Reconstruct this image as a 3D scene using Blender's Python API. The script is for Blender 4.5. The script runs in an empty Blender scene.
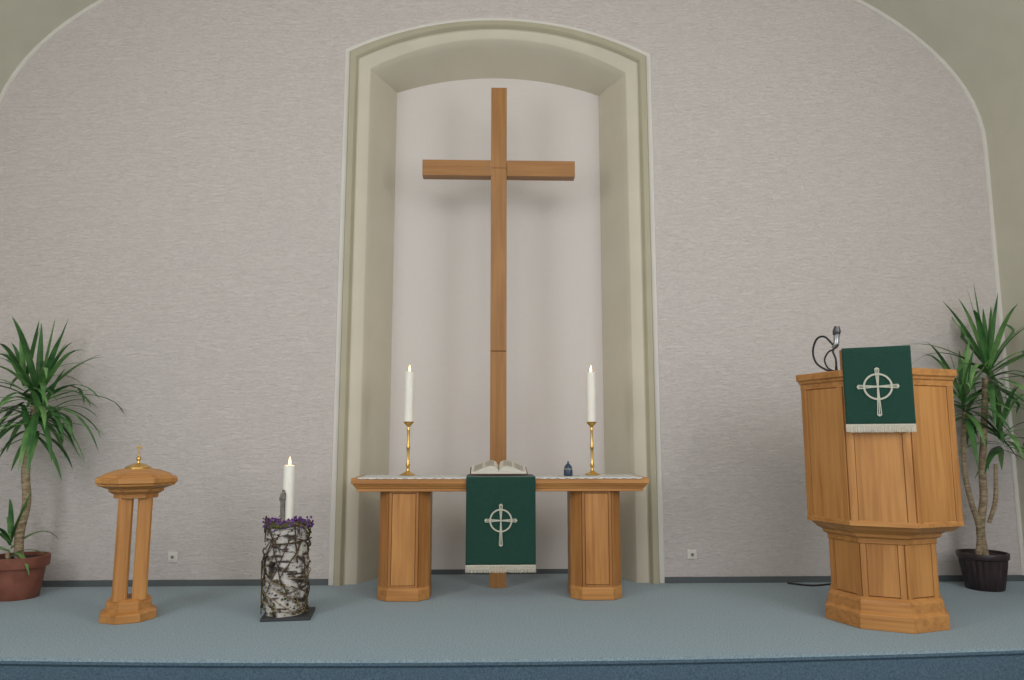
import bpy, math, random
from mathutils import Vector, Matrix
random.seed(7)
sc = bpy.context.scene
sc.view_settings.view_transform = 'Standard'
sc.view_settings.look = 'None'
sc.view_settings.exposure = 0.0

# ------------------------------------------------------------------ materials
def new_mat(name):
    m = bpy.data.materials.new(name); m.use_nodes = True
    nt = m.node_tree; b = nt.nodes['Principled BSDF']
    return m, nt, b

def ramp(nt, stops):
    r = nt.nodes.new('ShaderNodeValToRGB')
    while len(r.color_ramp.elements) < len(stops): r.color_ramp.elements.new(0.5)
    for e, (p, c) in zip(r.color_ramp.elements, stops):
        e.position = p; e.color = (*c, 1)
    return r

def mat_noise(name, c1, c2, scale=(10,10,10), rough=0.6, bump=0.0, bdist=0.01, detail=4, lo=0.35, hi=0.65, metallic=0.0, sheen=0.0, spec=0.5):
    m, nt, b = new_mat(name)
    tc = nt.nodes.new('ShaderNodeTexCoord'); mp = nt.nodes.new('ShaderNodeMapping')
    mp.inputs['Scale'].default_value = scale
    nz = nt.nodes.new('ShaderNodeTexNoise'); nz.inputs['Scale'].default_value = 1.0
    nz.inputs['Detail'].default_value = detail
    nt.links.new(tc.outputs['Object'], mp.inputs['Vector']); nt.links.new(mp.outputs[0], nz.inputs['Vector'])
    r = ramp(nt, [(lo, c1), (hi, c2)])
    nt.links.new(nz.outputs['Fac'], r.inputs[0]); nt.links.new(r.outputs[0], b.inputs['Base Color'])
    b.inputs['Roughness'].default_value = rough; b.inputs['Metallic'].default_value = metallic
    b.inputs['Specular IOR Level'].default_value = spec
    if sheen: b.inputs['Sheen Weight'].default_value = sheen
    if bump:
        bp = nt.nodes.new('ShaderNodeBump'); bp.inputs['Strength'].default_value = bump; bp.inputs['Distance'].default_value = bdist
        nt.links.new(nz.outputs['Fac'], bp.inputs['Height']); nt.links.new(bp.outputs[0], b.inputs['Normal'])
    return m

def wood(name, c1, c2, axis='z', rough=0.42):
    m, nt, b = new_mat(name)
    tc = nt.nodes.new('ShaderNodeTexCoord'); mp = nt.nodes.new('ShaderNodeMapping')
    s = {'z': (34,34,1.5), 'x': (1.5,34,34)}[axis]
    mp.inputs['Scale'].default_value = s
    nz = nt.nodes.new('ShaderNodeTexNoise'); nz.inputs['Scale'].default_value = 1.0
    nz.inputs['Detail'].default_value = 6; nz.inputs['Distortion'].default_value = 0.6
    nz2 = nt.nodes.new('ShaderNodeTexNoise'); nz2.inputs['Scale'].default_value = 5.0
    mp2 = nt.nodes.new('ShaderNodeMapping'); mp2.inputs['Scale'].default_value = (1,1,.25) if axis=='z' else (.25,1,1)
    nt.links.new(tc.outputs['Object'], mp.inputs['Vector']); nt.links.new(mp.outputs[0], nz.inputs['Vector'])
    nt.links.new(tc.outputs['Object'], mp2.inputs['Vector']); nt.links.new(mp2.outputs[0], nz2.inputs['Vector'])
    mx = nt.nodes.new('ShaderNodeMath'); mx.operation='MULTIPLY_ADD'
    mx.inputs[1].default_value=0.6
    m2 = nt.nodes.new('ShaderNodeMath'); m2.operation='MULTIPLY'; m2.inputs[1].default_value=0.4
    nt.links.new(nz2.outputs['Fac'], m2.inputs[0]); nt.links.new(nz.outputs['Fac'], mx.inputs[0]); nt.links.new(m2.outputs[0], mx.inputs[2])
    r = ramp(nt, [(0.36, c1), (0.62, c2)])
    nt.links.new(mx.outputs[0], r.inputs[0]); nt.links.new(r.outputs[0], b.inputs['Base Color'])
    b.inputs['Roughness'].default_value = rough; b.inputs['Specular IOR Level'].default_value = .4
    bp = nt.nodes.new('ShaderNodeBump'); bp.inputs['Strength'].default_value = 0.08; bp.inputs['Distance'].default_value = 0.004
    nt.links.new(nz.outputs['Fac'], bp.inputs['Height']); nt.links.new(bp.outputs[0], b.inputs['Normal'])
    return m

def plain(name, c, rough=0.5, metallic=0.0):
    return mat_noise(name, tuple(x*0.93 for x in c), c, (30,30,30), rough, metallic=metallic)

def emis(name, c, s):
    m, nt, b = new_mat(name)
    b.inputs['Base Color'].default_value = (*c,1); b.inputs['Emission Color'].default_value = (*c,1); b.inputs['Emission Strength'].default_value = s
    return m

# wallpaper
def wall_mat(name, c1, c2, bump=0.5):
    m, nt, b = new_mat(name)
    tc = nt.nodes.new('ShaderNodeTexCoord'); mp = nt.nodes.new('ShaderNodeMapping')
    mp.inputs['Scale'].default_value = (15, 15, 58)
    nz = nt.nodes.new('ShaderNodeTexNoise'); nz.inputs['Scale'].default_value = 1.0; nz.inputs['Detail'].default_value = 5
    nz.inputs['Roughness'].default_value = 0.62; nz.inputs['Distortion'].default_value = 1.4
    nt.links.new(tc.outputs['Object'], mp.inputs['Vector']); nt.links.new(mp.outputs[0], nz.inputs['Vector'])
    r = ramp(nt, [(0.36, c1), (0.60, c2)])
    nt.links.new(nz.outputs['Fac'], r.inputs[0]); nt.links.new(r.outputs[0], b.inputs['Base Color'])
    b.inputs['Roughness'].default_value = 0.85; b.inputs['Specular IOR Level'].default_value = 0.2
    bp = nt.nodes.new('ShaderNodeBump'); bp.inputs['Strength'].default_value = bump; bp.inputs['Distance'].default_value = 0.016
    nt.links.new(nz.outputs['Fac'], bp.inputs['Height']); nt.links.new(bp.outputs[0], b.inputs['Normal'])
    return m

M_wall = wall_mat('wallpaper_textured', (.575,.525,.500), (.665,.610,.585), 0.8)
M_wallback = wall_mat('niche_paint', (.665,.620,.590), (.68,.635,.605), 0.05)
M_cream = mat_noise('cream_plaster', (.60,.555,.445), (.625,.58,.47), (3,3,3), 0.7)
M_olive = mat_noise('olive_moulding', (.42,.385,.275), (.45,.415,.30), (3,3,3), 0.6)
M_ceil = mat_noise('ceiling_plaster', (.60,.58,.475), (.63,.61,.505), (3,3,3), 0.8)
M_white = mat_noise('white_border_paint', (.66,.63,.58), (.69,.66,.61), (3,3,3), 0.6)
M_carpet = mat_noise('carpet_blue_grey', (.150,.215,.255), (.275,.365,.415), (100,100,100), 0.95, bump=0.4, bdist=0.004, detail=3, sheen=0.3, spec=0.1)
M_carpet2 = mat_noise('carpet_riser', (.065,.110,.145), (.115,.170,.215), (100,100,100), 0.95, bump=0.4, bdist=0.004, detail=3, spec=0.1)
M_base = plain('baseboard_grey', (.10,.115,.12), 0.7)
M_oak = wood('oak_vertical', (.38,.160,.042), (.56,.265,.080), 'z')
M_oakx = wood('oak_horizontal', (.38,.160,.042), (.56,.265,.080), 'x')
M_oakd = wood('oak_edge', (.31,.125,.032), (.44,.195,.055), 'z')
M_cross = wood('oak_cross_vertical', (.28,.125,.034), (.39,.185,.056), 'z')
M_crossx = wood('oak_cross_horizontal', (.28,.125,.034), (.39,.185,.056), 'x')
M_groove = plain('dark_groove', (.10,.045,.016), 0.7)
M_green = mat_noise('green_cloth', (.012,.045,.033), (.020,.068,.049), (220,220,220), 0.9, bump=0.3, bdist=0.002, sheen=0.15, spec=0.15)
M_emb = mat_noise('silver_embroidery', (.42,.42,.33), (.56,.55,.45), (150,150,150), 0.6)
M_fringe = mat_noise('fringe_cream', (.50,.46,.37), (.66,.62,.51), (150,150,150), 0.8)
M_brass = plain('brass', (.80,.52,.16), 0.25, 1.0)
M_lace = mat_noise('white_lace', (.50,.50,.48), (.80,.80,.78), (60,60,60), 0.85, bump=.5)
M_page = mat_noise('book_pages', (.66,.62,.53), (.78,.74,.66), (6,6,250), 0.8)
M_print = plain('book_print', (.50,.48,.43), 0.8)
M_cover = plain('book_cover', (.12,.07,.04), 0.5)
M_black = plain('black_plastic', (.012,.012,.014), 0.4)
M_silver = plain('silver_metal', (.55,.56,.58), 0.3, 1.0)
M_terra = mat_noise('terracotta', (.20,.065,.040), (.27,.095,.06), (10,10,10), 0.6)
M_dpot = mat_noise('dark_pot', (.030,.018,.020), (.045,.028,.030), (10,10,10), 0.4)
M_soil = mat_noise('soil', (.02,.013,.009), (.06,.04,.028), (60,60,60), 0.95, bump=.8)
M_trunk = mat_noise('yucca_bark', (.20,.145,.085), (.42,.33,.21), (20,20,60), 0.9, bump=0.8, bdist=.01)
M_leaf = mat_noise('yucca_leaf', (.025,.100,.025), (.075,.205,.055), (8,8,8), 0.4)
M_leaf2 = mat_noise('yucca_leaf_light', (.09,.23,.06), (.20,.37,.12), (8,8,8), 0.4)
M_outlet = plain('outlet_plastic', (.75,.72,.66), 0.4)
M_twig = mat_noise('twig_bark', (.035,.022,.013), (.11,.07,.04), (40,40,40), 0.9)
M_twig2 = mat_noise('twig_light', (.16,.11,.05), (.30,.22,.11), (40,40,40), 0.9)
M_moss = mat_noise('moss', (.045,.05,.015), (.12,.12,.04), (60,60,60), 0.95, bump=.8)
M_purple = mat_noise('purple_flower', (.075,.025,.13), (.20,.08,.30), (60,60,60), 0.8)
M_slate = plain('slate_slab', (.04,.042,.045), 0.7)
M_blue = plain('blue_ceramic', (.03,.06,.10), 0.2)
M_flame = emis('candle_flame', (1.0,.60,.20), 6)

def wax():
    m, nt, b = new_mat('candle_wax')
    tc = nt.nodes.new('ShaderNodeTexCoord'); nz = nt.nodes.new('ShaderNodeTexNoise'); nz.inputs['Scale'].default_value = 12
    nt.links.new(tc.outputs['Object'], nz.inputs['Vector'])
    r = ramp(nt, [(0.3,(.88,.84,.75)),(0.7,(.92,.89,.81))]); nt.links.new(nz.outputs['Fac'], r.inputs[0]); nt.links.new(r.outputs[0], b.inputs['Base Color'])
    b.inputs['Roughness'].default_value = .4; b.inputs['Subsurface Weight'].default_value = 0.15; b.inputs['Subsurface Radius'].default_value = (.03,.02,.01)
    return m
M_wax = wax()

def birch():
    m, nt, b = new_mat('birch_bark')
    tc = nt.nodes.new('ShaderNodeTexCoord')
    mp = nt.nodes.new('ShaderNodeMapping'); mp.inputs['Scale'].default_value = (9,9,34)
    n1 = nt.nodes.new('ShaderNodeTexNoise'); n1.inputs['Scale'].default_value = 1; n1.inputs['Detail'].default_value = 6
    nt.links.new(tc.outputs['Object'], mp.inputs['Vector']); nt.links.new(mp.outputs[0], n1.inputs['Vector'])
    r = ramp(nt, [(0.40,(.06,.045,.04)),(0.50,(.58,.54,.50))]); nt.links.new(n1.outputs['Fac'], r.inputs[0])
    n2 = nt.nodes.new('ShaderNodeTexNoise'); n2.inputs['Scale'].default_value = 11; n2.inputs['Detail'].default_value = 5
    nt.links.new(tc.outputs['Object'], n2.inputs['Vector'])
    r2 = ramp(nt, [(0.38,(.10,.075,.06)),(0.48,(1,1,1))]); nt.links.new(n2.outputs['Fac'], r2.inputs[0])
    mx = nt.nodes.new('ShaderNodeMix'); mx.data_type='RGBA'; mx.blend_type='MULTIPLY'; mx.inputs[0].default_value=1
    nt.links.new(r.outputs[0], mx.inputs[6]); nt.links.new(r2.outputs[0], mx.inputs[7]); nt.links.new(mx.outputs[2], b.inputs['Base Color'])
    b.inputs['Roughness'].default_value=.8
    bp = nt.nodes.new('ShaderNodeBump'); bp.inputs['Strength'].default_value=.6; bp.inputs['Distance'].default_value=.01
    nt.links.new(n1.outputs['Fac'], bp.inputs['Height']); nt.links.new(bp.outputs[0], b.inputs['Normal'])
    return m
M_birch = birch()

# ------------------------------------------------------------------ mesh helpers
def empty(name, loc=(0,0,0), rz=0):
    e = bpy.data.objects.new(name, None); e.location = loc; e.rotation_euler = (0,0,rz)
    e.empty_display_size = 0.1
    sc.collection.objects.link(e); return e

class MB:
    def __init__(s): s.v=[]; s.f=[]
    def add(s, vs, fs):
        o=len(s.v); s.v += [tuple(v) for v in vs]; s.f += [tuple(i+o for i in f) for f in fs]
    def loft(s, rings, cap=True, closed=True):
        n=len(rings[0]); vs=[p for r in rings for p in r]; fs=[]
        for k in range(len(rings)-1):
            for i in range(n if closed else n-1):
                j=(i+1)%n
                fs.append((k*n+i, k*n+j, (k+1)*n+j, (k+1)*n+i))
        if cap:
            fs.append(tuple(reversed(range(n)))); fs.append(tuple(range((len(rings)-1)*n, len(rings)*n)))
        s.add(vs, fs)
    def box(s, c, d, rz=0, M=None):
        x,y,z=[a/2 for a in d]; vs=[]
        for sx,sy,sz in [(-1,-1,-1),(1,-1,-1),(1,1,-1),(-1,1,-1),(-1,-1,1),(1,-1,1),(1,1,1),(-1,1,1)]:
            p=Vector((sx*x,sy*y,sz*z))
            if M: p = M @ p
            if rz: p = Matrix.Rotation(rz,3,'Z') @ p
            vs.append(p+Vector(c))
        s.add(vs, [(3,2,1,0),(4,5,6,7),(0,1,5,4),(1,2,6,5),(2,3,7,6),(3,0,4,7)])
    def lathe(s, prof, seg=32, c=(0,0,0)):
        rings=[]
        for r,z in prof:
            rings.append([(c[0]+r*math.cos(2*math.pi*i/seg), c[1]+r*math.sin(2*math.pi*i/seg), c[2]+z) for i in range(seg)])
        s.loft(rings)
    def tube(s, pts, rad, seg=8, smooth=4):
        pts=[Vector(p) for p in pts]
        if smooth>1 and len(pts)>2:
            out=[]; rr=[]
            rl = rad if isinstance(rad,(list,tuple)) else [rad]*len(pts)
            P=[pts[0]*2-pts[1]]+pts+[pts[-1]*2-pts[-2]]
            for i in range(1,len(P)-2):
                for k in range(smooth):
                    t=k/smooth
                    a,b_,c,d=P[i-1],P[i],P[i+1],P[i+2]
                    out.append(0.5*((2*b_)+(c-a)*t+(2*a-5*b_+4*c-d)*t*t+(-a+3*b_-3*c+d)*t**3)); rr.append(rl[i-1]*(1-t)+rl[i]*t)
            out.append(pts[-1]); rr.append(rl[-1]); pts=out
        else:
            rr = list(rad) if isinstance(rad,(list,tuple)) else [rad]*len(pts)
        T=(pts[1]-pts[0]).normalized(); N=T.orthogonal().normalized(); rings=[]
        for i,p in enumerate(pts):
            a=pts[max(0,i-1)]; b_=pts[min(len(pts)-1,i+1)]; T=(b_-a).normalized()
            N=(N-T*N.dot(T)).normalized(); B=T.cross(N)
            rings.append([p+(N*math.cos(2*math.pi*k/seg)+B*math.sin(2*math.pi*k/seg))*rr[i] for k in range(seg)])
        s.loft(rings)
    def obj(s, name, mat, parent=None, smooth=False, bevel=0, solid=0, recalc=True):
        me=bpy.data.meshes.new(name); me.from_pydata(s.v,[],s.f)
        if recalc:
            import bmesh
            bm=bmesh.new(); bm.from_mesh(me); bmesh.ops.recalc_face_normals(bm, faces=bm.faces); bm.to_mesh(me); bm.free()
        me.update(); o=bpy.data.objects.new(name, me); sc.collection.objects.link(o)
        me.materials.append(mat)
        if smooth:
            for p in me.polygons: p.use_smooth=True
            try: me.set_sharp_from_angle(angle=math.radians(42))
            except Exception: pass
        if parent: o.parent=parent
        if solid:
            md=o.modifiers.new('solid','SOLIDIFY'); md.thickness=solid; md.offset=1
        if bevel:
            md=o.modifiers.new('bev','BEVEL'); md.width=bevel; md.segments=2; md.limit_method='ANGLE'
        return o

def offs(poly, d):
    n=len(poly); out=[]
    for i in range(n):
        p0=Vector(poly[i-1]); p1=Vector(poly[i]); p2=Vector(poly[(i+1)%n])
        e1=(p1-p0).normalized(); e2=(p2-p1).normalized()
        n1=Vector((e1.y,-e1.x)); n2=Vector((e2.y,-e2.x))
        b=(n1+n2).normalized(); k=d/max(.2,b.dot(n1))
        out.append((p1.x+b.x*k, p1.y+b.y*k))
    return out
def plan_loft(mb, poly, steps, c=(0,0)):
    mb.loft([[(x+c[0],y+c[1],z) for x,y in offs(poly,o)] for o,z in steps])
def octa(a, rot=0):
    R=a/math.cos(math.pi/8)
    return [(R*math.cos(math.pi/8+rot+i*math.pi/4), R*math.sin(math.pi/8+rot+i*math.pi/4)) for i in range(8)]
def face_panels(mb, poly, edges, z0, z1, m0, m1, th, pad_z=0.0, c=(0,0)):
    """plates on polygon edges. m0,m1 distances from edge start/end"""
    for i in edges:
        a=Vector(poly[i]); b=Vector(poly[(i+1)%len(poly)]); e=(b-a); L=e.length; e.normalize(); n=Vector((e.y,-e.x))
        s0=m0; s1=(L-m1)
        mid=a+e*((s0+s1)/2)+n*(th/2-0.002)
        mb.box((mid.x+c[0],mid.y+c[1],(z0+z1)/2),(s1-s0,th+.004,z1-z0),rz=math.atan2(e.y,e.x))

# ------------------------------------------------------------------ room
YW=6.74; H=4.75; Z0=4.09; BV=2.30
def ztop(x):
    u=min(1,abs(x)/H); return Z0+BV*math.sqrt(max(0,1-u*u))
def arch_z(x,w,zs,za):
    r=za-zs; R=(w*w+r*r)/(2*r); return za-R+math.sqrt(R*R-x*x)
def arch_path(w,zs,za,y,n=28,nz=6):
    p=[(-w,y,zs*i/nz) for i in range(nz)]
    for i in range(n+1):
        x=-w+2*w*i/n; p.append((x,y,arch_z(x,w,zs,za)))
    p+=[(w,y,zs*(nz-i)/nz) for i in range(1,nz+1)]
    return p
WN,ZS,ZA=1.43,4.954,5.296
# back wall with niche opening
mb=MB()
xs=[-H*math.cos(math.pi*i/2/40) for i in range(40)]
xs=sorted(set([round(x,4) for x in xs if x<-WN]+[-WN]))
def wall_part(xl, inner):
    v=[];f=[]
    for i,x in enumerate(xl):
        lo=0.0 if not inner else arch_z(x,WN,ZS,ZA)
        v+= [(x,YW,lo),(x,YW,ztop(x))]
        if i: f.append((2*i-2,2*i,2*i+1,2*i-1))
    mb.add(v,f)
wall_part(xs,False); wall_part([-WN+2*WN*i/28 for i in range(29)],True); wall_part([-x for x in reversed(xs)],False)
mb.obj('wall_back',M_wall,recalc=False)

# niche surround + reveal
mb=MB()
def lo_stations(st): 
    mb.loft([arch_path(w,zs,za,y) for w,zs,za,y in st],cap=False,closed=False)
lo_stations([(1.43,4.954,5.296,6.74),(1.43,4.954,5.296,6.71),(1.42,4.947,5.288,6.70),(1.375,4.915,5.25,6.70),(1.365,4.905,5.24,6.71),(1.35,4.893,5.226,6.74)])
mb.obj('trim_niche_moulding',M_olive,smooth=True)
mb=MB()
lo_stations([(1.35,4.893,5.226,6.74),(1.34,4.885,5.218,6.752),(1.245,4.815,5.145,6.765),(1.235,4.81,5.135,6.775),(1.20,4.80,5.10,6.85),(1.155,4.79,5.07,6.95),(1.09,4.79,5.02,7.09),(1.04,4.795,4.97,7.24)])
mb.obj('wall_niche_reveal',M_cream,smooth=True)
mb=MB()
w,zs,za=1.04,4.795,4.97
v=[];f=[]
for i in range(29):
    x=-w+2*w*i/28; v+=[(x,7.24,0),(x,7.24,arch_z(x,w,zs,za))]
    if i: f.append((2*i-2,2*i,2*i+1,2*i-1))
mb.add(v,f); mb.obj('wall_niche_back',M_wallback,recalc=False)
# light border around niche
mb=MB()
mb.loft([arch_path(1.43,4.954,5.296,6.735),arch_path(1.475,4.985,5.335,6.73),arch_path(1.485,4.995,5.345,6.742)],cap=False,closed=False)
mb.obj('trim_niche_border',M_white)
# border along vault
mb=MB()
def vault(y,d=0,zmin=-0.0):
    p=[(-(H-d),y,Z0*i/6) for i in range(6)]
    for i in range(49):
        a=math.pi-math.pi*i/48; p.append(((H-d)*math.cos(a),y,Z0+(BV-d)*math.sin(a)))
    p+=[((H-d),y,Z0*(6-i)/6) for i in range(1,7)]
    return p
mb.loft([vault(6.739,0.0),vault(6.725,0.0),vault(6.725,.035),vault(6.739,.04)],cap=False,closed=False)
mb.obj('trim_vault_border',M_white)
# ceiling
mb=MB()
def vaultonly(y):
    return [(H*math.cos(math.pi-math.pi*i/48),y,Z0+BV*math.sin(math.pi*i/48)) for i in range(49)]
mb.loft([vaultonly(y) for y in (YW,4,1,-2.5)],cap=False,closed=False)
mb.obj('ceiling',M_ceil,smooth=True)
for s,nm in ((-1,'wall_left'),(1,'wall_right')):
    mb=MB(); mb.box((s*(H+.06),(YW-2.5)/2,(Z0-.4)/2),(.12,YW+2.5,Z0+.4)); mb.obj(nm,M_ceil)
# platform (curved front edge)
mb=MB(); v=[];f=[]
def edgeY(x): return 4.475+.014*x*x
N=48
prof=[(0.0,0.0),(-.012,-.004),(-.022,-.014),(-.024,-.03),(-.012,-.045),(-.012,-.36)]
rings=[]
for i in range(N+1):
    x=-H+2*H*i/N; e=edgeY(x)+.024
    rings.append([(x,YW+.52,0.0)]+[(x,e+a,b) for a,b in prof])
top=MB(); top.loft([[r[0],r[1],r[2],r[3]] for r in rings],cap=False,closed=False); top.obj('floor',M_carpet,smooth=True)
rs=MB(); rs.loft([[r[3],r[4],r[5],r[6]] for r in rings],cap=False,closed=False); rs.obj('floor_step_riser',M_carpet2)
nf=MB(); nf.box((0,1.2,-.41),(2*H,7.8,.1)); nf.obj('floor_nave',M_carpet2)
# baseboards
for nm,x0,x1 in (('baseboard_back_left',-H,-1.48),('baseboard_back_right',1.48,H)):
    mb=MB(); mb.box(((x0+x1)/2,YW-.008,.026),(x1-x0,.016,.052)); mb.obj(nm,M_base)
mb=MB(); mb.box((0,7.232,.02),(2.08,.016,.045)); mb.obj('baseboard_niche',M_base)
for s,nm in ((-1,'baseboard_left'),(1,'baseboard_right')):
    mb=MB(); mb.box((s*(H-.008),5.62,.026),(.016,2.2,.052)); mb.obj(nm,M_base)

# outlets
for x,z in ((-2.83,.245),(1.73,.245)):
    e=empty('wall_outlet',(x,YW,z))
    mb=MB(); mb.box((0,-.006,0),(.084,.012,.084)); mb.obj('plate',M_outlet,e,bevel=.003)
    mb=MB(); mb.box((0,-.016,0),(.056,.008,.056)); mb.obj('frame',M_outlet,e,bevel=.003)
    mb=MB(); mb.lathe([(0.015,0),(0.015,.002)],20); o=mb.obj('socket_recess',plain('outlet_recess',(.22,.20,.18)),e); o.rotation_euler=(math.pi/2,0,0); o.location=(0,-.0195,0)

# ------------------------------------------------------------------ cross
e=empty('wooden_cross',(0.0,6.62,0))
BW=.145
mb=MB()
mb.box((0,0,1.02),(BW,.12,2.04)); mb.box((0,0,2.045+(4.53-2.045)/2),(BW,.12,4.53-2.045)); mb.obj('upright_beam',M_cross,e,bevel=.003)
mb=MB()
for s in (-1,1): mb.box((s*(BW/2+.002+.315),0,3.745),(.63,.116,.15))
mb.obj('cross_arms',M_crossx,e,bevel=.003)
mb=MB(); mb.box((0,-.061,3.745+.0),(BW,.004,.003)); mb.obj('joint_line',M_groove,e)

# ------------------------------------------------------------------ altar
AX=.014
e=empty('altar_table',(AX,6.24,0))
rect=lambda w,d:[(-w/2,-d/2),(w/2,-d/2),(w/2,d/2),(-w/2,d/2)]
mb=MB(); plan_loft(mb,rect(2.285,.46),[(-.05,.845),(0,.85),(0,.872),(.010,.876),(.012,.884),(.026,.900),(.028,.908),(.040,.912),(.040,.952),(.036,.956)]); mb.obj('table_top',M_oakx,e,bevel=.002)
for s in (-1,1):
    W=.385; D=.38; ch=.075
    pl=[(-W/2+ch,-D/2),(W/2-ch,-D/2),(W/2,-D/2+ch),(W/2,D/2-ch),(W/2-ch,D/2),(-W/2+ch,D/2),(-W/2,D/2-ch),(-W/2,-D/2+ch)]
    cx=s*.770
    mb=MB(); plan_loft(mb,pl,[(-.003,.09),(-.003,.85)],(cx,0)); mb.obj('leg_core',M_groove,e)
    mb=MB()
    for i in (0,2,4,6):
        a_=Vector(pl[i]); b_=Vector(pl[(i+1)%8]); L=(b_-a_).length
        face_panels(mb,pl,[i],.10,.85,.0,L-.022,.010,c=(cx,0)); face_panels(mb,pl,[i],.10,.85,L-.022,.0,.010,c=(cx,0))
        face_panels(mb,pl,[i],.10,.118,.022,.022,.010,c=(cx,0)); face_panels(mb,pl,[i],.832,.85,.022,.022,.010,c=(cx,0))
    face_panels(mb,pl,[1,3,5,7],.10,.85,.003,.003,.008,c=(cx,0))
    mb.obj('leg_frame',M_oakd,e,bevel=.002)
    mb=MB(); face_panels(mb,pl,[0,2,4,6],.121,.829,.025,.025,.009,c=(cx,0)); mb.obj('leg_panels',M_oak,e,bevel=.003)
    mb=MB(); plan_loft(mb,pl,[(.0,0),(.014,0.004),(.014,.085),(.010,.092),(.010,.104)],(cx,0)); mb.obj('leg_plinth',M_oakx,e,bevel=.002)

# lace runner
mb=MB(); n=120; rows=[]
for i in range(n+1):
    x=-1.13+2.26*i/n; sc_=abs(math.sin(i*math.pi/4))*.007
    rows.append([(x,-.282,.953-sc_*.8+.002),(x,-.279,.960),(x,.10,.960),(x,.22,.960)])
mb.loft(rows,cap=False,closed=False); mb.obj('lace_table_runner',M_lace,recalc=False).location=(AX,6.24,0)

# ------------------------------------------------------------------ cloth with emblem
def emblem(mb,cz,y,r=.084,up=.12,dn=.19,side=.120,S=1.0,x0=0):
    n=40; t=.006*S
    vs=[];fs=[]
    for k in range(n):
        a=2*math.pi*k/n
        for rr in (r-t,r+t): vs.append((x0+rr*math.cos(a),y,cz+rr*math.sin(a)))
    for k in range(n):
        j=(k+1)%n; fs.append((2*k,2*j,2*j+1,2*k+1))
    mb.add(vs,fs)
    def arm(L,dx,dz):
        px,pz=-dz,dx
        for sg in (-1,1):
            pts=[(.0,.005),(L,.015*S),(L,.009*S),(.0,-.001)]
            mb.add([(x0+dx*l+px*sg*w_,y-.0006,cz+dz*l+pz*sg*w_) for l,w_ in pts],[(0,1,2,3)])
        mb.add([(x0+dx*l+px*w_,y-.0012,cz+dz*l+pz*w_) for l,w_ in ((L,-.015*S),(L+.010,0),(L,.015*S),(L-.010,0))],[(0,1,2,3)])
        mb.add([(x0+dx*l+px*w_,y-.0016,cz+dz*l+pz*w_) for l,w_ in ((0,-.003),(L,-.003),(L,.003),(0,.003))],[(0,1,2,3)])
    arm(up,0,1); arm(dn,0,-1); arm(side,1,0); arm(side,-1,0)

def drape(name, loc, rz, W, pathpts, fr, emz, wavy=.004):
    """pathpts: list of (y,z); last is bottom of cloth"""
    e=empty(name,loc,rz)
    fine=[]
    for (a,b) in zip(pathpts[:-1],pathpts[1:]):
        k=max(1,int(math.dist(a,b)/.03))
        for i in range(k): fine.append((a[0]+(b[0]-a[0])*i/k,a[1]+(b[1]-a[1])*i/k))
    fine.append(pathpts[-1]); top=max(p[1] for p in fine); bot=pathpts[-1][1]
    mb=MB(); nx=30; rows=[]
    for (y,z) in fine:
        am=wavy*max(0,(top-z)/(top-bot))
        rows.append([(-W/2+W*i/nx, y-abs(am)*(1+math.sin(i*.62+.6)), z) for i in range(nx+1)])
    mb.loft(rows,cap=False,closed=False)
    mb.obj('green_cloth',M_green,e,smooth=True,solid=.004,recalc=False)
    mb=MB(); yb=pathpts[-1][0]; n=110
    for i in range(n):
        x=-W/2+W*(i+.5)/n; y=yb-wavy*(1+math.sin(i*nx/n*.62+.6))
        l=fr*random.uniform(.88,1.0); dx=random.uniform(-.002,.002)
        mb.add([(x-.0018,y-.005,bot+.006),(x+.0018,y-.005,bot+.006),(x+.0016+dx,y-.004,bot-l),(x-.0016+dx,y-.004,bot-l)],[(0,1,2,3)])
    mb.box((0,yb-wavy-.004,bot+.004),(W,.006+wavy,.010))
    mb.obj('fringe',M_fringe,e,recalc=False)
    mb=MB(); emblem(mb,emz,yb-2*wavy-.0065); o=mb.obj('embroidered_cross_emblem',M_emb,e,recalc=False)
    return e
drape('altar_cloth',(AX,6.24,0),0,.548,[(.16,.967),(-.272,.967),(-.285,.964),(-.292,.94),(-.292,.60),(-.292,.283)],.052,.63)

# ------------------------------------------------------------------ bible
e=empty('open_bible',(-.0,6.11,.976))
e.rotation_euler=(math.radians(8),0,math.radians(0))
def page_block(s):
    n=12
    top=[];bot=[]
    for i in range(n+1):
        u=i/n; x=s*.225*u
        z=.022+.050*math.sin(math.pi*min(1,u*1.12)**.62)*(1-.25*u) if u>0 else .022
        top.append((x,z)); bot.append((x,.008))
    return top,bot
mb=MB()
for s in (-1,1):
    t,b=page_block(s)
    ring=t+list(reversed(b))
    mb.loft([[(x,y,z) for x,z in ring] for y in (-.0,.30)])
mb.obj('pages',M_page,e,smooth=True)
mb=MB()
for s in (-1,1):
    t,b=page_block(s)
    for k in range(22):
        y=.03+k*.0115
        for c in range(2):
            i0=2+c*5; i1=i0+4
            for i in range(i0,i1):
                mb.add([(t[i][0],y,t[i][1]+.0008),(t[i+1][0],y,t[i+1][1]+.0008),(t[i+1][0],y+.004,t[i+1][1]+.0008),(t[i][0],y+.004,t[i][1]+.0008)],[(0,1,2,3)])
mb.obj('printed_text',M_print,e,recalc=False)
mb=MB(); mb.box((0,.15,.004),(.475,.318,.008)); mb.obj('cover',M_cover,e,bevel=.002)
mb=MB(); mb.box((0,.27,-.022),(.30,.02,.044)); mb.obj('book_prop',M_oak,e)

# blue ornament
e=empty('blue_ceramic_bell',(.575,6.20,.962))
mb=MB(); mb.lathe([(.036,0),(.038,.01),(.036,.05),(.030,.078),(.016,.095),(.008,.10),(.008,.115),(.002,.12)],20); mb.obj('body',M_blue,e,smooth=True)
mb=MB(); mb.lathe([(.037,.052),(.040,.056),(.037,.060)],20); mb.obj('rim',M_silver,e,smooth=True)

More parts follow.
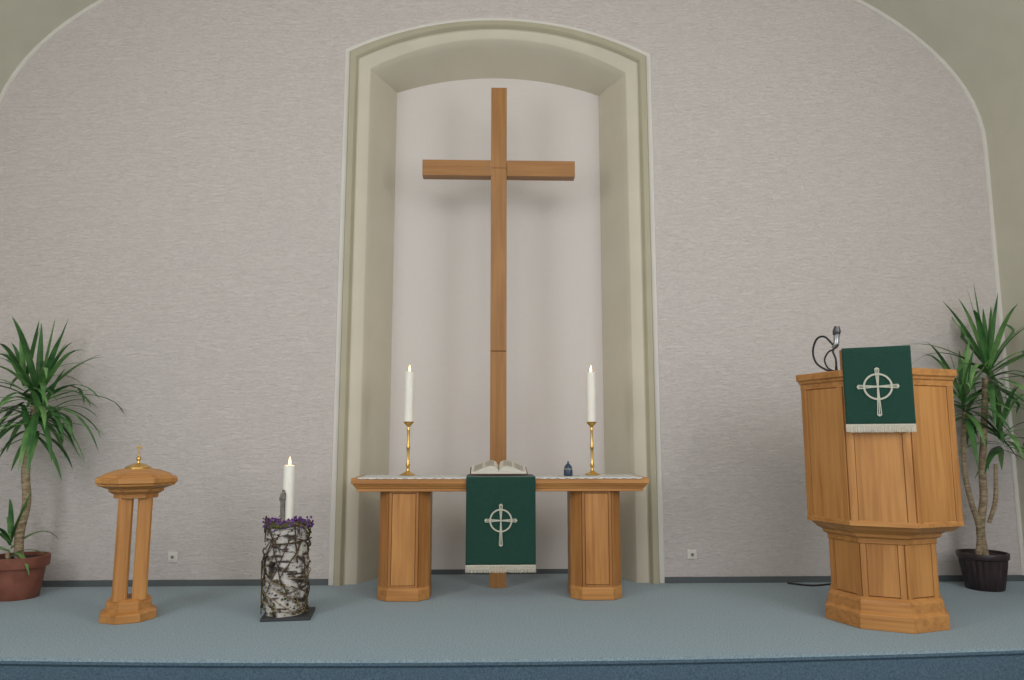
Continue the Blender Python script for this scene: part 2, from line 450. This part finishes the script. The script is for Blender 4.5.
# ------------------------------------------------------------------ candles
def flame(e,z,s=1.0):
    mb=MB(); mb.tube([(0,0,z-.002),(0,.001,z+.012*s)],.0015,6,1); mb.obj('wick',M_black,e)
    mb=MB(); mb.lathe([(.001,0),(.006*s,.008*s),(.0085*s,.018*s),(.006*s,.033*s),(.0025*s,.046*s),(.0004,.054*s)],12,(0,0,z+.006)); mb.obj('flame',M_flame,e,smooth=True)
    l=bpy.data.lights.new('candle_glow','POINT'); l.energy=.35; l.color=(1,.62,.28); l.shadow_soft_size=.02
    lo=bpy.data.objects.new('candle_glow',l); lo.location=(0,0,z+.07); lo.parent=e; sc.collection.objects.link(lo)
for x in (-.765,.797):
    e=empty('brass_candlestick',(x,6.36,.962))
    mb=MB(); mb.lathe([(.062,0),(.064,.006),(.055,.012),(.040,.018),(.022,.026),(.014,.04),(.011,.06),(.016,.07),(.020,.08),(.016,.09),(.012,.10),(.0105,.14),(.012,.20),(.014,.22),(.018,.23),(.014,.24),(.0115,.25),(.0105,.32),(.012,.37),(.016,.39),(.012,.40),(.014,.41),(.030,.425),(.044,.440),(.046,.447),(.040,.449),(.010,.449)],32)
    mb.obj('stick',M_brass,e,smooth=True)
    mb=MB(); mb.lathe([(.041,.447),(.0415,.455),(.0410,.865),(.039,.875),(.030,.877),(.010,.868)],32); mb.obj('pillar_candle',M_wax,e,smooth=True)
    flame(e,.868,1.1)

# ------------------------------------------------------------------ baptismal font
e=empty('baptismal_font',(-2.64,5.56,0),math.radians(24))
mb=MB()
mb.loft([[(x,y,z) for x,y in octa(a)] for a,z in ((.178,0),(.180,.004),(.180,.055),(.174,.060),(.150,.072),(.145,.076),(.145,.125),(.138,.135),(.120,.148),(.118,.15))])
mb.obj('plinth',M_oakx,e,bevel=.002)
for i,(sx,sy) in enumerate([(-1,-1),(1,-1),(1,1),(-1,1)]):
    mb=MB(); w=.048; c=.012
    pl=[(-w+c,-w),(w-c,-w),(w,-w+c),(w,w-c),(w-c,w),(-w+c,w),(-w,w-c),(-w,-w+c)]
    mb.loft([[(x+sx*.063,y+sy*.063,z) for x,y in pl] for z in (.14,.88)])
    mb.obj('column_%d'%(i+1),M_oak,e)
mb=MB()
mb.loft([[(x,y,z) for x,y in octa(a)] for a,z in ((.125,.842),(.145,.846),(.145,.872),(.160,.880),(.178,.892),(.180,.894),(.180,.910),(.20,.916),(.232,.930),(.250,.934),(.252,.948),(.264,.954),(.264,.985),(.254,.990),(.235,.994),(.228,1.006),(.20,1.018),(.13,1.042),(.085,1.052),(.080,1.053))])
mb.obj('octagonal_basin_cap',M_oakx,e,bevel=.002)
mb=MB(); mb.lathe([(.088,1.048),(.088,1.060),(.080,1.064),(.055,1.078),(.030,1.086),(.010,1.090),(.007,1.102),(.013,1.108),(.017,1.120),(.013,1.132),(.005,1.138),(.004,1.15)],32); mb.obj('brass_lid',M_brass,e,smooth=True)
mb=MB(); mb.box((0,0,1.185),(.010,.006,.085)); mb.box((0,0,1.20),(.048,.006,.010)); mb.obj('lid_cross',M_brass,e,bevel=.001).rotation_euler=(0,0,math.radians(-30))

# ------------------------------------------------------------------ birch log candle stand
e=empty('birch_log_candle_stand',(-1.55,5.60,0))
mb=MB(); mb.box((.03,.0,.011),(.34,.34,.022),rz=.12); mb.obj('slate_base',M_slate,e,bevel=.004)
mb=MB(); rings=[]
for k in range(23):
    z=.022+.619*k/22
    rings.append([((.140+.006*math.sin(3*a+z*6)+.004*math.sin(7*a+z*15)+random.uniform(-.002,.002))*math.cos(a),(.140+.006*math.sin(3*a+z*6)+.004*math.sin(7*a+z*15))*math.sin(a),z) for a in [2*math.pi*i/48 for i in range(48)]])
mb.loft(rings); mb.obj('birch_log',M_birch,e,smooth=True)
def twigs(n,rmin,rmax,mat,name,hor=.5):
    mb=MB()
    for i in range(n):
        a=random.uniform(0,2*math.pi); z=random.uniform(.05,.60); R=random.uniform(.148,.164)
        da=random.uniform(-.5,.5); dz=random.choice([-1,1])*random.uniform(.03,.16)
        if random.random()<hor: da=random.choice([-1,1])*random.uniform(.25,.55); dz=random.uniform(-.07,.07)
        pts=[];k=random.randint(4,7)
        for j in range(k):
            R2=R+random.uniform(-.006,.010); 
            pts.append((R2*math.cos(a),R2*math.sin(a),min(.70,max(.035,z))))
            a+=da*random.uniform(.5,1.2); z+=dz*random.uniform(.3,1.1)
            if z>.66: dz=-abs(dz)
            if z<.05: dz=abs(dz)
        r=random.uniform(rmin,rmax)
        mb.tube(pts,[r]*(len(pts)-1)+[r*.4],6,4)
    return mb.obj(name,mat,e,smooth=True)
twigs(44,.003,.006,M_twig,'dark_vines',.35); twigs(20,.0025,.005,M_twig2,'light_vines',.4)
def blobs(n,mat,name,zf,rf,sf):
    import bmesh
    mb=MB()
    for i in range(n):
        a=random.uniform(0,2*math.pi); R=rf(); z=zf(); s=sf()
        bm=bmesh.new(); bmesh.ops.create_icosphere(bm,subdivisions=1,radius=s)
        c=Vector((R*math.cos(a),R*math.sin(a),z))
        vs=[v.co*random.uniform(.6,1.25)+c for v in bm.verts]; fs=[[v.index for v in f.verts] for f in bm.faces]
        mb.add(vs,fs); bm.free()
    mb.obj(name,mat,e)
blobs(170,M_moss,'moss',lambda:random.choice([random.uniform(.58,.665),random.uniform(.03,.15),random.uniform(.04,.66)]),lambda:random.uniform(.143,.165),lambda:random.uniform(.005,.013))
blobs(140,M_twig,'bark_chips',lambda:random.uniform(.03,.64),lambda:random.uniform(.146,.162),lambda:random.uniform(.004,.012))
blobs(260,M_purple,'purple_flowers',lambda:random.uniform(.615,.69),lambda:random.uniform(.055,.182),lambda:random.uniform(.006,.014))
mb=MB(); mb.lathe([(.13,.62),(.15,.64),(.12,.665),(.05,.665)],24); mb.obj('moss_bed',M_moss,e)
cnd=(-.005,0,0)
mb=MB(); mb.lathe([(.042,.64),(.042,1.055),(.040,1.068),(.031,1.072),(.012,1.062)],32,cnd); mb.obj('pillar_candle',M_wax,e,smooth=True)
mb=MB(); mb.tube([(-.026,-.052,.66),(-.030,-.054,.78),(-.026,-.052,.86),(-.030,-.05,.895)],[.017,.018,.016,.007],8,4); mb.tube([(-.026,-.052,.78),(-.050,-.054,.83),(-.044,-.052,.87)],[.009,.008,.003],8,4); mb.obj('driftwood_piece',mat_noise('driftwood',(.10,.09,.08),(.26,.24,.21),(30,30,60),.9,bump=.5),e,smooth=True)
fe=empty('flame_mount',cnd); fe.parent=e; flame(fe,1.062,1.2)

# ------------------------------------------------------------------ lectern / pulpit
LA=math.radians(-27); LP=(2.745,5.36,0)
e=empty('wooden_pulpit',LP,LA)
def pl_oct(a,back):
    s=a*math.tan(math.pi/8); return [(-s,-a),(s,-a),(a,-s),(a,back),(-a,back),(-a,-s)]
up=pl_oct(.474,.20)
lowp=[(x-.018,y) for x,y in pl_oct(.325,.12)]
mb=MB(); plan_loft(mb,up,[(-.004,.69),(-.004,1.64)]); mb.obj('upper_body_core',M_groove,e)
mb=MB(); face_panels(mb,up,[0,1,2,4,5],.715,1.615,.052,.052,.007); mb.obj('upper_panels',M_oak,e,bevel=.002)
mb=MB()
for i in (0,1,2,4,5):
    a=Vector(up[i]); b=Vector(up[(i+1)%6]); L=(b-a).length
    face_panels(mb,up,[i],.705,1.63,.001,L-.050,.012); face_panels(mb,up,[i],.705,1.63,L-.050,.001,.012)
mb.obj('corner_pilasters',M_oak,e,bevel=.003)
mb=MB(); plan_loft(mb,up,[(.0,1.615),(.014,1.62),(.014,1.655),(.024,1.663),(.026,1.678),(.040,1.688),(.042,1.726),(.038,1.732)]); mb.obj('cornice',M_oakx,e,bevel=.002)
mb=MB(); plan_loft(mb,up,[(-.06,.645),(-.04,.655),(-.012,.680),(.014,.686),(.014,.712),(.006,.722),(0,.724)]); mb.obj('body_lower_moulding',M_oakx,e,bevel=.002)
mb=MB(); plan_loft(mb,lowp,[(0,.55),(.018,.56),(.018,.59),(.045,.605),(.05,.625),(.085,.645),(.09,.655)]); mb.obj('neck_moulding',M_oakx,e,bevel=.002)
mb=MB(); plan_loft(mb,lowp,[(0,.15),(0,.57)]); mb.obj('stem_core',M_groove,e)
mb=MB(); face_panels(mb,lowp,[0,1,2,4,5],.212,.555,.040,.040,.007); mb.obj('stem_panels',M_oak,e,bevel=.002)
mb=MB()
for i in (0,1,2,4,5):
    a=Vector(lowp[i]); b=Vector(lowp[(i+1)%6]); L=(b-a).length
    face_panels(mb,lowp,[i],.20,.555,.001,L-.038,.012); face_panels(mb,lowp,[i],.20,.555,L-.038,.001,.012)
mb.obj('stem_pilasters',M_oak,e,bevel=.003)
mb=MB(); plan_loft(mb,lowp,[(.056,0),(.058,.004),(.058,.095),(.052,.102),(.036,.112),(.034,.116),(.034,.175),(.026,.19),(.012,.203),(.0,.207)]); mb.obj('plinth',M_oakx,e,bevel=.002)
# reading desk
mb=MB()
ring=[(-.485,1.73),(-.10,1.73),(-.10,1.76),(-.485,1.875)]
mb.loft([[(x,y,z) for y,z in ring] for x in (-.205,.205)]); mb.obj('reading_desk',M_oakd,e,bevel=.003)
# cloth on pulpit
drape('pulpit_cloth',(LP[0]+.018,LP[1]-.009,0),LA,.418,[(-.14,1.775),(-.485,1.884),(-.520,1.880),(-.530,1.86),(-.532,1.60),(-.532,1.352)],.048,1.61,.0012)

# microphone
e=empty('pulpit_microphone',(LP[0]+.045,LP[1]+.0,1.732),LA)
mb=MB(); mb.lathe([(.035,0),(.035,.01),(.03,.016),(.010,.02),(.008,.05)],20,(-.275,-.30,0)); mb.tube([(-.275,-.30,.03),(-.275,-.30,.10),(-.29,-.305,.16),(-.27,-.31,.20)],.007,8,5); mb.obj('stand',M_black,e,smooth=True)
mb=MB(); mb.tube([(-.29,-.30,.18),(-.268,-.31,.20),(-.262,-.315,.245),(-.258,-.32,.285)],[.014,.020,.020,.023],12,3); mb.obj('mic_body',M_silver,e,smooth=True)
mb=MB(); mb.tube([(-.262,-.315,.270),(-.257,-.32,.30),(-.254,-.325,.335)],[.024,.029,.018],12,3); mb.obj('mic_grille',plain('mic_grille',(.12,.12,.13),.4,.8),e,smooth=True)
mb=MB(); mb.tube([(-.285,-.305,.20),(-.34,-.31,.265),(-.395,-.30,.25),(-.425,-.29,.16),(-.40,-.28,.07),(-.31,-.27,.012),(-.25,-.26,.008),(-.24,-.25,.008)],.0075,8,6)
mb.tube([(-.28,-.30,.17),(-.32,-.29,.155),(-.35,-.28,.10),(-.33,-.27,.04),(-.28,-.27,.012)],.006,8,6); mb.obj('cable',M_black,e,smooth=True)

# floor cable behind pulpit
mb=MB(); mb.tube([(2.55,6.66,.008),(2.72,6.55,.008),(2.95,6.60,.008),(3.1,6.45,.008),(3.2,6.2,.008),(3.05,5.9,.008)],.008,8,6)
mb.obj('floor_cable',M_black,smooth=True)

# ------------------------------------------------------------------ yuccas
def leaves(mb,head,n,L,loc,up_bias=0.0,wd=.021):
    for i in range(n):
        u=(i+.5)/n
        el=math.radians(80-105*u**1.0+random.uniform(-9,9)+up_bias)
        az=i*2.39996+random.uniform(-.3,.3)
        l=L*random.uniform(.74,1.08)*(0.85+.2*math.sin(math.pi*u))
        d=Vector((math.cos(az)*math.cos(el),math.sin(az)*math.cos(el),math.sin(el)))
        p=Vector(head)+Vector((0,0,.13*(1-u)-.08*u)); side=Vector((-math.sin(az),math.cos(az),0))
        seg=9; droop=random.uniform(.6,2.0)*(.8+.6*u)/seg*1.4
        rows=[]
        for k in range(seg+1):
            t=k/seg; w=wd*(min(1,.45+2.0*t))*(1-t**2.6)**.9+.0008
            nrm=side.cross(d).normalized()
            row=[p-side*w-nrm*w*-.25,p,p+side*w-nrm*w*-.25]
            fixed=[]
            for q in row:
                q=Vector(q); wx=q.x+loc[0]; wy=q.y+loc[1]
                if wx>4.70: q.x=4.70-loc[0]-.02*random.random()
                if wx<-4.70: q.x=-4.70-loc[0]
                if wy>6.70: q.y=6.70-loc[1]-.02*random.random()
                if q.z<.03: q.z=.03
                fixed.append(q)
            rows.append(fixed)
            p=p+d*(l/seg)
            horiz=Vector((d.x,d.y,0)); 
            d=(d+Vector((0,0,-droop*(.4+1.3*t)*max(.25,horiz.length)))).normalized()
        mb.loft(rows,cap=False,closed=False)
def yucca(loc,potprof,potmat,trunks,heads,ribs=False):
    e=empty('potted_yucca',loc)
    mb=MB()
    if ribs:
        rings=[];seg=144
        for r,z in potprof:
            rings.append([((r+(.006*math.cos(24*2*math.pi*i/seg) if .01<z<.252 else 0))*math.cos(2*math.pi*i/seg),(r+(.006*math.cos(24*2*math.pi*i/seg) if .01<z<.252 else 0))*math.sin(2*math.pi*i/seg),z) for i in range(seg)])
        mb.loft(rings)
    else: mb.lathe(potprof,48)
    mb.obj('pot',potmat,e,smooth=True)
    zt=max(z for r,z in potprof); mb=MB(); mb.lathe([(potprof[-3][0]-.012,zt-.05),(potprof[-3][0]-.012,zt-.028),(.05,zt-.02)],32); mb.obj('soil',M_soil,e)
    mb=MB()
    for pts,r0,r1 in trunks:
        n=len(pts); mb.tube(pts,[r0+(r1-r0)*i/(n-1)+random.uniform(-.002,.002) for i in range(n)],12,5)
    mb.obj('trunks',M_trunk,e,smooth=True)
    a=MB(); b=MB()
    for h,n,L,ub,wd in heads:
        leaves(a,h,int(n*.55),L,loc,ub,wd); leaves(b,(h[0],h[1],h[2]+.02),int(n*.45),L*.95,loc,ub+4,wd)
    a.obj('leaves',M_leaf,e,smooth=False,recalc=False); b.obj('leaves_light',M_leaf2,e,smooth=False,recalc=False)
potL=[(.155,0),(.160,.005),(.178,.13),(.192,.24),(.214,.245),(.216,.255),(.221,.325),(.216,.33),(.200,.33),(.194,.30)]
yucca((-3.88,6.30,0),potL,M_terra,
  [([(0,0,.26),(-.015,0,.5),(.02,0,.75),(-.01,0,1.0),(.01,0,1.25),(.02,0,1.54)],.036,.028),([(-.06,-.03,.26),(-.08,-.03,.36)],.022,.02)],
  [((.04,0,1.52),56,.74,-2,.027),((.10,-.06,1.36),26,.60,-10,.025),((-.08,0,1.62),20,.60,0,.025),((-.06,-.03,.34),18,.46,-2,.022)])
potR=[(.140,0),(.145,.005),(.165,.15),(.178,.25),(.192,.255),(.196,.262),(.198,.30),(.195,.305),(.182,.305),(.178,.28)]
yucca((4.15,6.40,0),potR,M_dpot,
  [([(.02,0,.26),(.0,0,.5),(.05,0,.75),(.06,0,1.0),(.10,0,1.3),(.16,0,1.80)],.036,.026),([(-.05,-.02,.26),(-.02,-.02,.5),(-.08,-.02,.75),(-.10,0,1.05),(-.07,-.02,1.50)],.026,.02),([(.06,-.03,.55),(.12,-.05,.75),(.14,-.06,1.05)],.018,.016)],
  [((.18,-.02,1.80),46,.80,4,.026),((-.07,-.02,1.52),40,.66,0,.025),((.20,-.06,1.24),28,.52,-2,.024)],ribs=True)

# ------------------------------------------------------------------ lights
w=bpy.data.worlds.new('World'); sc.world=w; w.use_nodes=True
bg=w.node_tree.nodes['Background']; bg.inputs[0].default_value=(.94,.96,1.0,1); bg.inputs[1].default_value=1.02
def area(name,loc,target,sx,sy,en,col):
    l=bpy.data.lights.new(name,'AREA'); l.shape='RECTANGLE'; l.size=sx; l.size_y=sy; l.energy=en; l.color=col
    o=bpy.data.objects.new(name,l); o.location=loc; sc.collection.objects.link(o)
    d=Vector(target)-Vector(loc); o.rotation_euler=d.to_track_quat('-Z','Y').to_euler()
area('window_light_left',(-4.5,1.4,2.8),(0,5.5,1.7),2.6,3.0,125,(.96,.97,1))
area('window_light_right',(4.5,1.4,2.8),(0,5.5,1.7),2.6,3.0,135,(.96,.97,1))
area('overhead_fill_light',(0,.4,4.9),(0,5.6,1.2),5.5,2.0,80,(1,.95,.88))  # added overhead fill, not a real fixture; kept large to soften the cross shadow

cam=bpy.data.cameras.new('camera'); co=bpy.data.objects.new('camera',cam); sc.collection.objects.link(co)
cam.sensor_width=36; cam.lens=740/1024*36
co.location=(-.085,0,1.255); co.rotation_euler=(math.radians(97.7),0,math.radians(-1.8))
sc.camera=co
